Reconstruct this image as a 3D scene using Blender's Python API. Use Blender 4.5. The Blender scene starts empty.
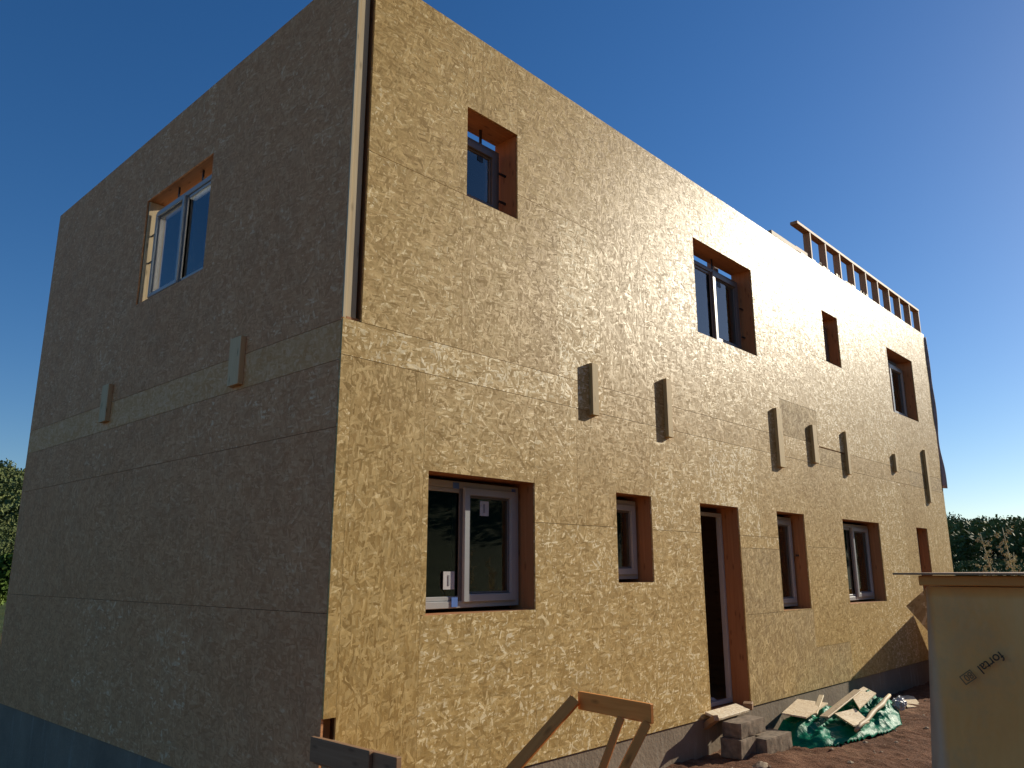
import bpy, bmesh, math, random
import numpy as np
from mathutils import Vector, Matrix, noise
random.seed(7); np.random.seed(7)
SC = bpy.context.scene
COL = SC.collection

# ---------------------------------------------------------------- camera
F_PX, PITCH, YAW, ROLL = 790.17, 0.231224, 0.752190, -0.001452
CAM = Vector((-3.1654, -4.6448, 1.5428))
fw = Vector((math.cos(YAW)*math.cos(PITCH), math.sin(YAW)*math.cos(PITCH), math.sin(PITCH)))
r0 = Vector((math.sin(YAW), -math.cos(YAW), 0)); u0 = r0.cross(fw)
rr = r0*math.cos(ROLL)+u0*math.sin(ROLL); uu = -r0*math.sin(ROLL)+u0*math.cos(ROLL)
cd = bpy.data.cameras.new('camera'); cam = bpy.data.objects.new('camera', cd); COL.objects.link(cam)
cd.sensor_width = 36; cd.lens = F_PX/1024*36; cd.clip_start = 0.05; cd.clip_end = 6000
cam.matrix_world = Matrix(((rr.x, uu.x, -fw.x, CAM.x), (rr.y, uu.y, -fw.y, CAM.y), (rr.z, uu.z, -fw.z, CAM.z), (0, 0, 0, 1)))
SC.camera = cam

# ---------------------------------------------------------------- sky and sun
SUN_AZ, SUN_EL = math.radians(-14.5), math.radians(22.5)
W = bpy.data.worlds.new('World'); SC.world = W; W.use_nodes = True
wn = W.node_tree; wn.nodes.clear()
sk = wn.nodes.new('ShaderNodeTexSky'); sk.sky_type = 'NISHITA'; sk.sun_disc = False
sk.sun_elevation = SUN_EL; sk.sun_rotation = math.radians(90)-SUN_AZ
sk.altitude = 600; sk.air_density = 1.0; sk.dust_density = 0.40; sk.ozone_density = 3.4
bg = wn.nodes.new('ShaderNodeBackground'); bg.inputs[1].default_value = 0.090
wo = wn.nodes.new('ShaderNodeOutputWorld')
hs = wn.nodes.new('ShaderNodeHueSaturation'); hs.inputs['Saturation'].default_value = 1.25; hs.inputs['Hue'].default_value = .505
wn.links.new(sk.outputs[0], hs.inputs['Color']); wn.links.new(hs.outputs[0], bg.inputs[0]); wn.links.new(bg.outputs[0], wo.inputs[0])
sd = bpy.data.lights.new('sun', 'SUN'); sd.energy = 5.0; sd.angle = math.radians(0.5); sd.color = (1, 0.91, 0.74)
so = bpy.data.objects.new('sun', sd); COL.objects.link(so)
sdir = Vector((math.cos(SUN_AZ)*math.cos(SUN_EL), math.sin(SUN_AZ)*math.cos(SUN_EL), math.sin(SUN_EL)))
so.rotation_euler = sdir.to_track_quat('Z', 'Y').to_euler(); so.location = (30, -10, 20)
SC.view_settings.view_transform = 'Standard'; SC.view_settings.look = 'None'
SC.view_settings.gamma = 1; SC.view_settings.use_curve_mapping = False
SC.view_settings.exposure = 0.24
SC.render.engine = 'CYCLES'
SC.cycles.max_bounces = 8; SC.cycles.transparent_max_bounces = 16

# ---------------------------------------------------------------- material helpers
def new_mat(name):
    m = bpy.data.materials.new(name); m.use_nodes = True
    nt = m.node_tree; nt.nodes.clear()
    out = nt.nodes.new('ShaderNodeOutputMaterial'); b = nt.nodes.new('ShaderNodeBsdfPrincipled')
    nt.links.new(b.outputs[0], out.inputs[0])
    return m, nt, b, out
def N(nt, t, **kw):
    n = nt.nodes.new(t)
    for k, v in kw.items():
        if k.startswith('i_'): n.inputs[int(k[2:])].default_value = v
        else: setattr(n, k, v)
    return n
def lk(nt, a, b): nt.links.new(a, b)
def math_(nt, op, a, b=None, c=None):
    n = nt.nodes.new('ShaderNodeMath'); n.operation = op
    for i, v in enumerate((a, b, c)):
        if v is None: continue
        if isinstance(v, (int, float)): n.inputs[i].default_value = v
        else: nt.links.new(v, n.inputs[i])
    return n.outputs[0]
def ramp(nt, fac, stops, interp='LINEAR'):
    r = nt.nodes.new('ShaderNodeValToRGB'); r.color_ramp.interpolation = interp
    e = r.color_ramp.elements
    while len(e) < len(stops): e.new(0.5)
    for i, (p, c) in enumerate(stops):
        e[i].position = p; e[i].color = (*c, 1)
    nt.links.new(fac, r.inputs[0]); return r.outputs[0]
def mixc(nt, fac, a, b, blend='MIX'):
    n = nt.nodes.new('ShaderNodeMix'); n.data_type = 'RGBA'; n.blend_type = blend
    for s, v in ((n.inputs[0], fac), (n.inputs[6], a), (n.inputs[7], b)):
        if isinstance(v, (int, float)): s.default_value = v
        elif isinstance(v, tuple): s.default_value = (*v, 1)
        else: nt.links.new(v, s)
    return n.outputs[2]

def osb_mat(name, stops, spec=0.13, rough=0.47, tilt=0.12, dirt=0.10, vary=.32):
    """oriented strand board: layered elongated flakes, each with its own tone and slight tilt"""
    m, nt, b, out = new_mat(name)
    uv = N(nt, 'ShaderNodeUVMap'); oi = N(nt, 'ShaderNodeObjectInfo')
    # wobble
    nz = N(nt, 'ShaderNodeTexNoise', i_2=9.0, i_3=2.0); lk(nt, uv.outputs[0], nz.inputs[0])
    s1 = N(nt, 'ShaderNodeVectorMath', operation='SUBTRACT'); lk(nt, nz.outputs[1], s1.inputs[0]); s1.inputs[1].default_value = (.5, .5, .5)
    s2 = N(nt, 'ShaderNodeVectorMath', operation='SCALE'); lk(nt, s1.outputs[0], s2.inputs[0]); s2.inputs[3].default_value = 0.035
    s3 = N(nt, 'ShaderNodeVectorMath', operation='ADD'); lk(nt, uv.outputs[0], s3.inputs[0]); lk(nt, s2.outputs[0], s3.inputs[1])
    tone = None; vec = None
    layers = [(8, 9, 42, 0.0, 1.3), (62, 10, 48, .55, 0.2), (-55, 11, 50, .55, 3.1), (30, 10, 44, .60, 5.7), (-24, 12, 54, .62, 7.9),
              (84, 13, 50, .70, 9.4), (5, 11, 60, .70, 11.8), (44, 9, 46, .80, 14.2), (-70, 15, 66, .76, 17.3), (-8, 16, 74, .78, 20.1)]
    for ang, sx, sy, th, off in layers:
        mp = N(nt, 'ShaderNodeMapping'); mp.vector_type = 'POINT'
        # rotate first then scale
        rt = N(nt, 'ShaderNodeVectorRotate', rotation_type='Z_AXIS'); lk(nt, s3.outputs[0], rt.inputs[0]); rt.inputs['Angle'].default_value = math.radians(ang)
        lk(nt, rt.outputs[0], mp.inputs[0]); mp.inputs[1].default_value = (off, off*1.7, 0); mp.inputs[3].default_value = (sx, sy, 1)
        v = N(nt, 'ShaderNodeTexVoronoi', voronoi_dimensions='2D', feature='F1'); v.inputs['Scale'].default_value = 1.0
        lk(nt, mp.outputs[0], v.inputs['Vector'])
        sp = N(nt, 'ShaderNodeSeparateColor'); lk(nt, v.outputs['Color'], sp.inputs[0])
        if tone is None:
            tone = sp.outputs[1]; vec = v.outputs['Color']
        else:
            mk = math_(nt, 'MULTIPLY', math_(nt, 'GREATER_THAN', sp.outputs[0], th), .82)
            mm = N(nt, 'ShaderNodeMix'); lk(nt, mk, mm.inputs[0]); lk(nt, tone, mm.inputs[2]); lk(nt, sp.outputs[1], mm.inputs[3]); tone = mm.outputs[0]
            vec = mixc(nt, mk, vec, v.outputs['Color'])
    # broad tone drift + fine fibre
    n2 = N(nt, 'ShaderNodeTexNoise', i_2=1.3, i_3=4.0); lk(nt, uv.outputs[0], n2.inputs[0])
    n3 = N(nt, 'ShaderNodeTexNoise', i_2=120.0, i_3=3.0); lk(nt, uv.outputs[0], n3.inputs[0])
    t = math_(nt, 'ADD', tone, math_(nt, 'MULTIPLY', math_(nt, 'SUBTRACT', n2.outputs[0], .5), .35))
    t = math_(nt, 'ADD', t, math_(nt, 'MULTIPLY', math_(nt, 'SUBTRACT', n3.outputs[0], .5), .30))
    t = math_(nt, 'ADD', t, math_(nt, 'MULTIPLY', math_(nt, 'SUBTRACT', oi.outputs['Random'], .5), vary))
    c = ramp(nt, t, stops)
    # dirt
    n4 = N(nt, 'ShaderNodeTexNoise', i_2=2.7, i_3=6.0, i_4=0.7); lk(nt, uv.outputs[0], n4.inputs[0])
    dm = ramp(nt, n4.outputs[0], [(.45, (0, 0, 0)), (.75, (1, 1, 1))])
    c = mixc(nt, math_(nt, 'MULTIPLY', dm, dirt), c, (.20, .145, .09))
    lk(nt, c, b.inputs['Base Color'])
    b.inputs['Roughness'].default_value = rough; b.inputs['Specular IOR Level'].default_value = spec
    rg = math_(nt, 'ADD', math_(nt, 'MULTIPLY', tone, -.12), rough+.06); lk(nt, rg, b.inputs['Roughness'])
    ge = N(nt, 'ShaderNodeNewGeometry')
    spv = N(nt, 'ShaderNodeSeparateColor'); lk(nt, vec, spv.inputs[0])
    cmb = N(nt, 'ShaderNodeCombineXYZ'); lk(nt, spv.outputs[2], cmb.inputs[0]); lk(nt, spv.outputs[2], cmb.inputs[1]); lk(nt, spv.outputs[1], cmb.inputs[2])
    a1 = N(nt, 'ShaderNodeVectorMath', operation='SUBTRACT'); lk(nt, cmb.outputs[0], a1.inputs[0]); a1.inputs[1].default_value = (.5, .5, .5)
    a2 = N(nt, 'ShaderNodeVectorMath', operation='SCALE'); lk(nt, a1.outputs[0], a2.inputs[0]); a2.inputs[3].default_value = tilt
    bp = N(nt, 'ShaderNodeBump'); bp.inputs['Strength'].default_value = .35; bp.inputs['Distance'].default_value = .0015
    lk(nt, math_(nt, 'ADD', tone, math_(nt, 'MULTIPLY', n3.outputs[0], .6)), bp.inputs['Height'])
    a3 = N(nt, 'ShaderNodeVectorMath', operation='ADD'); lk(nt, bp.outputs[0], a3.inputs[0]); lk(nt, a2.outputs[0], a3.inputs[1])
    a4 = N(nt, 'ShaderNodeVectorMath', operation='NORMALIZE'); lk(nt, a3.outputs[0], a4.inputs[0])
    lk(nt, a4.outputs[0], b.inputs['Normal'])
    return m

OSB_STOPS = [(0.0, (.43, .270, .088)), (.25, (.51, .335, .120)), (.50, (.57, .388, .150)), (.78, (.65, .460, .195)), (.90, (.86, .69, .39)), (1.0, (.88, .74, .48))]
DULL_STOPS = [(0.0, (.27, .165, .052)), (.35, (.38, .245, .084)), (.7, (.48, .33, .122)), (1.0, (.66, .48, .22))]
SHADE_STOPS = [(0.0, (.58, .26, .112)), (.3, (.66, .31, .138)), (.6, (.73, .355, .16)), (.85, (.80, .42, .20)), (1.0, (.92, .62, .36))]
M = {}
M['osb'] = osb_mat('osb', OSB_STOPS)
M['osb_dull'] = osb_mat('osb_dull', DULL_STOPS, spec=.2, rough=.7, tilt=.08, dirt=.25)
M['osb_shade_side'] = osb_mat('osb_shade_side', SHADE_STOPS, spec=.08, rough=.6, tilt=.08, dirt=.20, vary=.14)  # copy of osb for the shaded face; warm fill painted into its tones
M['osb_belt'] = osb_mat('osb_belt', [(0, (.68, .33, .125)), (.5, (.76, .39, .16)), (1, (.88, .52, .26))], spec=.1, rough=.6)
M['osb_pale'] = osb_mat('osb_pale', [(0, (.56, .42, .26)), (.5, (.70, .56, .37)), (1, (.84, .73, .54))], spec=.3, rough=.6)

def wood_mat(name, c0, c1, rough=.65, scale=1.0, spec=.3):
    m, nt, b, out = new_mat(name)
    tc = N(nt, 'ShaderNodeTexCoord'); oi = N(nt, 'ShaderNodeObjectInfo')
    uv = N(nt, 'ShaderNodeUVMap')
    ad = N(nt, 'ShaderNodeVectorMath', operation='ADD'); lk(nt, uv.outputs[0], ad.inputs[0])
    sc = N(nt, 'ShaderNodeVectorMath', operation='SCALE'); sc.inputs[0].default_value = (13.1, 7.7, 0); lk(nt, oi.outputs['Random'], sc.inputs[3]); lk(nt, sc.outputs[0], ad.inputs[1])
    mp = N(nt, 'ShaderNodeMapping'); mp.inputs[3].default_value = (1.6*scale, 34*scale, 1); lk(nt, ad.outputs[0], mp.inputs[0])
    n = N(nt, 'ShaderNodeTexNoise', i_2=1.0, i_3=5.0, i_4=.6); n.inputs['Distortion'].default_value = .6; lk(nt, mp.outputs[0], n.inputs[0])
    mp2 = N(nt, 'ShaderNodeMapping'); mp2.inputs[3].default_value = (3*scale, 9*scale, 1); lk(nt, ad.outputs[0], mp2.inputs[0])
    v = N(nt, 'ShaderNodeTexVoronoi', voronoi_dimensions='2D'); v.inputs['Scale'].default_value = 1; lk(nt, mp2.outputs[0], v.inputs['Vector'])
    kn = ramp(nt, v.outputs['Distance'], [(.0, (1, 1, 1)), (.09, (.4, .4, .4)), (.14, (0, 0, 0))])
    c = ramp(nt, n.outputs[0], [(.25, c0), (.75, c1)])
    dk = tuple(x*.45 for x in c0)
    c = mixc(nt, math_(nt, 'MULTIPLY', kn, .8), c, dk)
    c = mixc(nt, math_(nt, 'MULTIPLY', oi.outputs['Random'], .22), c, dk)
    lk(nt, c, b.inputs['Base Color']); b.inputs['Roughness'].default_value = rough; b.inputs['Specular IOR Level'].default_value = spec
    bp = N(nt, 'ShaderNodeBump'); bp.inputs['Strength'].default_value = .25; bp.inputs['Distance'].default_value = .003
    lk(nt, n.outputs[0], bp.inputs['Height']); lk(nt, bp.outputs[0], b.inputs['Normal'])
    return m
M['reveal'] = wood_mat('reveal_timber', (.35, .150, .060), (.48, .225, .092))
M['stud'] = wood_mat('stud_timber', (.38, .20, .10), (.54, .31, .165))
M['pale'] = wood_mat('pale_timber', (.52, .40, .23), (.70, .58, .38))
M['block'] = wood_mat('block_timber', (.54, .385, .16), (.62, .45, .20))
M['cream'] = wood_mat('cream_timber', (.72, .46, .22), (.84, .60, .33))
M['orange'] = wood_mat('orange_timber', (.78, .265, .05), (.94, .39, .09))
M['brown'] = wood_mat('brown_timber', (.30, .16, .08), (.42, .25, .13))
M['weather'] = wood_mat('weathered_timber', (.40, .29, .17), (.60, .48, .31))
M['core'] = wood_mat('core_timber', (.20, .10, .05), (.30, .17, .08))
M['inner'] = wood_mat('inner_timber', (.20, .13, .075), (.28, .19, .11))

def plain(name, col, rough=.5, spec=.5, metal=0.0, nscale=8.0, var=.12, bump=0.0):
    m, nt, b, out = new_mat(name)
    tc = N(nt, 'ShaderNodeTexCoord')
    n = N(nt, 'ShaderNodeTexNoise', i_2=nscale, i_3=5.0, i_4=.6); lk(nt, tc.outputs['Object'], n.inputs[0])
    lo = tuple(max(0, x*(1-var)) for x in col); hi = tuple(min(1, x*(1+var)) for x in col)
    lk(nt, ramp(nt, n.outputs[0], [(.3, lo), (.7, hi)]), b.inputs['Base Color'])
    b.inputs['Roughness'].default_value = rough; b.inputs['Specular IOR Level'].default_value = spec; b.inputs['Metallic'].default_value = metal
    if bump:
        bp = N(nt, 'ShaderNodeBump'); bp.inputs['Strength'].default_value = .6; bp.inputs['Distance'].default_value = bump
        lk(nt, n.outputs[0], bp.inputs['Height']); lk(nt, bp.outputs[0], b.inputs['Normal'])
    return m
M['pvc'] = plain('window_frame_grey', (.42, .43, .43), .35, .5, nscale=3, var=.06)
M['pvc_dark'] = plain('window_frame_dark_grey', (.16, .15, .15), .35, .5, nscale=3, var=.06)
M['strap'] = plain('black_strap', (.02, .02, .025), .4)
M['sticker'] = plain('white_sticker', (.62, .60, .60), .5)
M['sticker_ink'] = plain('sticker_ink', (.25, .25, .28), .5)
M['blue_tape'] = plain('blue_tab', (.10, .22, .60), .4)
M['blockc'] = plain('concrete_block', (.23, .175, .125), .9, .2, nscale=14, var=.4, bump=.012)
M['ink'] = plain('black_ink', (.07, .045, .025), .6, .2)
M['ink_soft'] = plain('faded_ink', (.26, .14, .06), .6, .2)
M['rubble'] = plain('rubble', (.42, .33, .23), .95, .2, nscale=9, var=.3, bump=.02)
M['brick'] = plain('brick_rubble', (.33, .15, .09), .95, .2, nscale=14, var=.3, bump=.02)
M['whitebag'] = plain('white_plastic', (.50, .51, .54), .4, .5, nscale=20, var=.1)

def glass_mat():
    m, nt, b, out = new_mat('window_glass'); nt.nodes.remove(b)
    tr = N(nt, 'ShaderNodeBsdfTransparent'); tr.inputs[0].default_value = (.92, .95, .96, 1)
    gl = N(nt, 'ShaderNodeBsdfGlossy'); gl.inputs[0].default_value = (1, 1, 1, 1); gl.inputs['Roughness'].default_value = .02
    fr = N(nt, 'ShaderNodeFresnel'); fr.inputs[0].default_value = 1.95
    tc = N(nt, 'ShaderNodeTexCoord'); n = N(nt, 'ShaderNodeTexNoise', i_2=1.4, i_3=1.0); lk(nt, tc.outputs['Object'], n.inputs[0])
    bp = N(nt, 'ShaderNodeBump'); bp.inputs['Strength'].default_value = .08; bp.inputs['Distance'].default_value = .02
    lk(nt, n.outputs[0], bp.inputs['Height']); lk(nt, bp.outputs[0], gl.inputs['Normal'])
    mx = N(nt, 'ShaderNodeMixShader'); lk(nt, fr.outputs[0], mx.inputs[0])
    lk(nt, tr.outputs[0], mx.inputs[1]); lk(nt, gl.outputs[0], mx.inputs[2]); lk(nt, mx.outputs[0], out.inputs[0])
    return m
M['glass'] = glass_mat()

def concrete_mat(name, c0, c1):
    m, nt, b, out = new_mat(name)
    tc = N(nt, 'ShaderNodeTexCoord')
    n = N(nt, 'ShaderNodeTexNoise', i_2=1.6, i_3=8.0, i_4=.65); lk(nt, tc.outputs['Object'], n.inputs[0])
    mp = N(nt, 'ShaderNodeMapping'); mp.inputs[3].default_value = (3, 3, .4); lk(nt, tc.outputs['Object'], mp.inputs[0])
    n2 = N(nt, 'ShaderNodeTexNoise', i_2=3.0, i_3=6.0, i_4=.7); lk(nt, mp.outputs[0], n2.inputs[0])
    c = ramp(nt, n.outputs[0], [(.3, c0), (.7, c1)])
    st = ramp(nt, n2.outputs[0], [(.56, (0, 0, 0)), (.74, (1, 1, 1))])
    c = mixc(nt, math_(nt, 'MULTIPLY', st, .55), c, (.50, .46, .38))
    lk(nt, c, b.inputs['Base Color']); b.inputs['Roughness'].default_value = .9; b.inputs['Specular IOR Level'].default_value = .2
    n3 = N(nt, 'ShaderNodeTexNoise', i_2=30.0, i_3=6.0); lk(nt, tc.outputs['Object'], n3.inputs[0])
    bp = N(nt, 'ShaderNodeBump'); bp.inputs['Strength'].default_value = .5; bp.inputs['Distance'].default_value = .01
    lk(nt, n3.outputs[0], bp.inputs['Height']); lk(nt, bp.outputs[0], b.inputs['Normal'])
    return m
M['concrete'] = concrete_mat('foundation_concrete', (.215, .163, .115), (.33, .255, .18))

def soil_mat():
    m, nt, b, out = new_mat('soil')
    tc = N(nt, 'ShaderNodeTexCoord'); P = tc.outputs['Object']
    n = N(nt, 'ShaderNodeTexNoise', i_2=1.1, i_3=8.0, i_4=.62); lk(nt, P, n.inputs[0])
    n2 = N(nt, 'ShaderNodeTexNoise', i_2=11.0, i_3=8.0, i_4=.7); lk(nt, P, n2.inputs[0])
    v = N(nt, 'ShaderNodeTexVoronoi', i_2=26.0); lk(nt, P, v.inputs[0])
    c = ramp(nt, n.outputs[0], [(.3, (.11, .050, .028)), (.55, (.19, .090, .050)), (.8, (.32, .19, .115))])
    c2 = ramp(nt, n2.outputs[0], [(.3, (.55, .5, .45)), (.7, (1.25, 1.2, 1.15))])
    c = mixc(nt, 1.0, c, c2, 'MULTIPLY')
    peb = ramp(nt, v.outputs['Distance'], [(.10, (1, 1, 1)), (.2, (0, 0, 0))])
    sp = N(nt, 'ShaderNodeSeparateColor'); lk(nt, v.outputs['Color'], sp.inputs[0])
    pm = math_(nt, 'MULTIPLY', peb, math_(nt, 'GREATER_THAN', sp.outputs[0], .72))
    c = mixc(nt, math_(nt, 'MULTIPLY', pm, .7), c, (.46, .36, .25))
    # far away the bare soil turns to dry grass
    ge = N(nt, 'ShaderNodeNewGeometry'); ln = N(nt, 'ShaderNodeVectorMath', operation='LENGTH'); lk(nt, ge.outputs['Position'], ln.inputs[0])
    far = N(nt, 'ShaderNodeMapRange'); lk(nt, ln.outputs['Value'], far.inputs[0]); far.inputs[1].default_value = 15; far.inputs[2].default_value = 27
    n5 = N(nt, 'ShaderNodeTexNoise', i_2=.15, i_3=8.0, i_4=.7); lk(nt, P, n5.inputs[0])
    gr = ramp(nt, n5.outputs[0], [(.35, (.04, .06, .018)), (.6, (.08, .10, .035)), (.8, (.16, .15, .07))])
    c = mixc(nt, far.outputs[0], c, gr)
    lk(nt, c, b.inputs['Base Color']); b.inputs['Roughness'].default_value = .95; b.inputs['Specular IOR Level'].default_value = .15
    bp = N(nt, 'ShaderNodeBump'); bp.inputs['Strength'].default_value = 1.0; bp.inputs['Distance'].default_value = .06
    lk(nt, math_(nt, 'ADD', n2.outputs[0], math_(nt, 'MULTIPLY', pm, .3)), bp.inputs['Height']); lk(nt, bp.outputs[0], b.inputs['Normal'])
    return m
M['soil'] = soil_mat()

def leaf_mat(name, stops, sc=.25):
    m, nt, b, out = new_mat(name)
    tc = N(nt, 'ShaderNodeTexCoord')
    n = N(nt, 'ShaderNodeTexNoise', i_2=sc, i_3=5.0, i_4=.65); lk(nt, tc.outputs['Object'], n.inputs[0])
    w = N(nt, 'ShaderNodeTexWhiteNoise', noise_dimensions='3D'); ge = N(nt, 'ShaderNodeNewGeometry')
    sn = N(nt, 'ShaderNodeVectorMath', operation='SNAP'); lk(nt, ge.outputs['Position'], sn.inputs[0]); sn.inputs[1].default_value = (.6, .6, .6)
    lk(nt, sn.outputs[0], w.inputs[0])
    t = math_(nt, 'ADD', math_(nt, 'MULTIPLY', w.outputs[0], .3), math_(nt, 'MULTIPLY', n.outputs[0], .8))
    lk(nt, ramp(nt, t, stops), b.inputs['Base Color']); b.inputs['Roughness'].default_value = .7; b.inputs['Specular IOR Level'].default_value = .15
    return m
M['forest'] = leaf_mat('forest_leaves', [(.3, (.060, .085, .030)), (.5, (.095, .125, .042)), (.75, (.17, .185, .062))], .05)
M['leaf'] = leaf_mat('tree_leaves', [(.3, (.045, .085, .015)), (.55, (.09, .15, .03)), (.8, (.17, .23, .05))], .4)
M['bark'] = plain('bark', (.14, .10, .07), .9, .2, nscale=6, var=.3)
M['dry'] = plain('dry_weed', (.55, .50, .30), .8, .2, nscale=10, var=.3)

def tarp_mat():
    m, nt, b, out = new_mat('green_tarp')
    tc = N(nt, 'ShaderNodeTexCoord')
    n = N(nt, 'ShaderNodeTexNoise', i_2=6.0, i_3=6.0, i_4=.65); lk(nt, tc.outputs['Object'], n.inputs[0])
    lk(nt, ramp(nt, n.outputs[0], [(.3, (.0, .13, .075)), (.7, (.003, .24, .14))]), b.inputs['Base Color'])
    b.inputs['Roughness'].default_value = .42; b.inputs['Specular IOR Level'].default_value = .04
    n2 = N(nt, 'ShaderNodeTexNoise', i_2=14.0, i_3=4.0, i_4=.6); n2.inputs['Distortion'].default_value = 1.2; lk(nt, tc.outputs['Object'], n2.inputs[0])
    b.inputs['Coat Weight'].default_value = 0.0
    bp = N(nt, 'ShaderNodeBump'); bp.inputs['Strength'].default_value = .5; bp.inputs['Distance'].default_value = .02
    lk(nt, n2.outputs[0], bp.inputs['Height']); lk(nt, bp.outputs[0], b.inputs['Normal'])
    return m
M['tarp'] = tarp_mat()

def film_mat():
    m, nt, b, out = new_mat('yellow_film')
    tc = N(nt, 'ShaderNodeTexCoord'); P = tc.outputs['Object']
    n = N(nt, 'ShaderNodeTexNoise', i_2=2.2, i_3=4.0, i_4=.55); lk(nt, P, n.inputs[0])
    c = ramp(nt, n.outputs[0], [(.3, (.92, .40, .10)), (.55, (.98, .48, .14)), (.8, (.94, .51, .22))])
    mp = N(nt, 'ShaderNodeMapping'); mp.inputs[3].default_value = (1, 30, 2.0); lk(nt, P, mp.inputs[0])
    n2 = N(nt, 'ShaderNodeTexNoise', i_2=1.0, i_3=3.0); lk(nt, mp.outputs[0], n2.inputs[0])
    # pale bluish welded seam down the far edge
    sx = N(nt, 'ShaderNodeSeparateXYZ'); lk(nt, P, sx.inputs[0])
    yv = math_(nt, 'ADD', sx.outputs[1], math_(nt, 'MULTIPLY', math_(nt, 'SUBTRACT', n2.outputs[0], .5), .05))
    e1 = N(nt, 'ShaderNodeMapRange'); lk(nt, yv, e1.inputs[0]); e1.inputs[1].default_value = -3.765; e1.inputs[2].default_value = -3.735
    c = mixc(nt, math_(nt, 'MULTIPLY', e1.outputs[0], .5), c, (.52, .46, .40))
    n4 = N(nt, 'ShaderNodeTexNoise', i_2=5.0, i_3=6.0, i_4=.7); lk(nt, P, n4.inputs[0])
    c = mixc(nt, math_(nt, 'MULTIPLY', ramp(nt, n4.outputs[0], [(.5, (0, 0, 0)), (.7, (1, 1, 1))]), .35), c, (.45, .33, .18))
    lk(nt, c, b.inputs['Base Color']); b.inputs['Roughness'].default_value = .38; b.inputs['Specular IOR Level'].default_value = .5
    n3 = N(nt, 'ShaderNodeTexWave', i_1=9.0, i_2=5.0, i_3=3.0); n3.bands_direction = 'Y'; lk(nt, P, n3.inputs[0])
    bp = N(nt, 'ShaderNodeBump'); bp.inputs['Strength'].default_value = .22; bp.inputs['Distance'].default_value = .012
    lk(nt, math_(nt, 'ADD', n2.outputs[0], math_(nt, 'MULTIPLY', n3.outputs[0], .4)), bp.inputs['Height']); lk(nt, bp.outputs[0], b.inputs['Normal'])
    return m
M['film'] = film_mat()
M['membrane'] = plain('wall_membrane', (.50, .42, .42), .5, .4, nscale=5, var=.35, bump=.01)

# ---------------------------------------------------------------- object helpers
def link(name, me, mat, parent=None):
    if mat: me.materials.append(M[mat] if isinstance(mat, str) else mat)
    o = bpy.data.objects.new(name, me); COL.objects.link(o)
    if parent: o.parent = parent
    return o
def tag(o, label=None, cat=None, group=None, kind=None):
    for k, v in (('label', label), ('category', cat), ('group', group), ('kind', kind)):
        if v: o[k] = v
    return o
def empty(name, loc=(0, 0, 0)):
    o = bpy.data.objects.new(name, None); COL.objects.link(o); o.location = loc; o.empty_display_size = .2
    return o
def pydata(name, vs, fs, mat, parent=None, smooth=False, uvs=None):
    me = bpy.data.meshes.new(name); me.from_pydata([tuple(v) for v in vs], [], fs); me.update()
    if uvs is not None:
        ul = me.uv_layers.new(name='UVMap')
        for lp in me.loops: ul.data[lp.index].uv = uvs[lp.vertex_index]
    if smooth:
        for p in me.polygons: p.use_smooth = True
    return link(name, me, mat, parent)
def box_uv(me, off=(0, 0)):
    """grain along the longest side: u runs along it"""
    ul = me.uv_layers.get('UVMap') or me.uv_layers.new(name='UVMap')
    co = np.array([v.co[:] for v in me.vertices]); ext = co.max(0)-co.min(0); L = int(np.argmax(ext))
    for p in me.polygons:
        n = p.normal; ax = max(range(3), key=lambda i: abs(n[i])); oth = [i for i in range(3) if i != ax]
        ua = L if L in oth else oth[0]; va = [i for i in oth if i != ua][0]
        for li in p.loop_indices:
            c = me.vertices[me.loops[li].vertex_index].co
            ul.data[li].uv = (c[ua]+off[0], c[va]+off[1]+ax*.31)
def box(name, lo, hi, mat, parent=None, bev=.003, rot=None, at=None):
    """box from lo to hi; with rot (Matrix) and at it is placed as a board about its own origin"""
    bm = bmesh.new(); bmesh.ops.create_cube(bm, size=1)
    lo = Vector(lo); hi = Vector(hi)
    for v in bm.verts: v.co = Vector([lo[i]+(v.co[i]+.5)*(hi[i]-lo[i]) for i in range(3)])
    if bev: bmesh.ops.bevel(bm, geom=bm.edges[:], offset=bev, segments=1, affect='EDGES')
    bm.normal_update(); me = bpy.data.meshes.new(name); bm.to_mesh(me); bm.free()
    box_uv(me, (random.random()*5, random.random()*5))
    o = link(name, me, mat, parent)
    if rot is not None or at is not None:
        o.matrix_world = Matrix.Translation(Vector(at or (0, 0, 0))) @ (rot.to_4x4() if rot is not None else Matrix())
    return o
def beam(name, a, b, w, h, mat, parent=None, up=Vector((0, 0, 1)), bev=.004):
    """timber from a to b: h measured along up, w across"""
    a = Vector(a); b = Vector(b); d = b-a; L = d.length; x = d.normalized()
    y = up.cross(x).normalized(); z = x.cross(y)
    R = Matrix((x, y, z)).transposed()
    bm = bmesh.new(); bmesh.ops.create_cube(bm, size=1)
    for v in bm.verts: v.co = Vector((v.co.x*L, v.co.y*w, v.co.z*h))
    if bev: bmesh.ops.bevel(bm, geom=bm.edges[:], offset=bev, segments=1, affect='EDGES')
    bm.normal_update(); me = bpy.data.meshes.new(name); bm.to_mesh(me); bm.free(); box_uv(me, (random.random()*5, random.random()*5))
    me.transform(Matrix.Translation((a+b)/2) @ R.to_4x4())
    return link(name, me, mat, parent)

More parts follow.
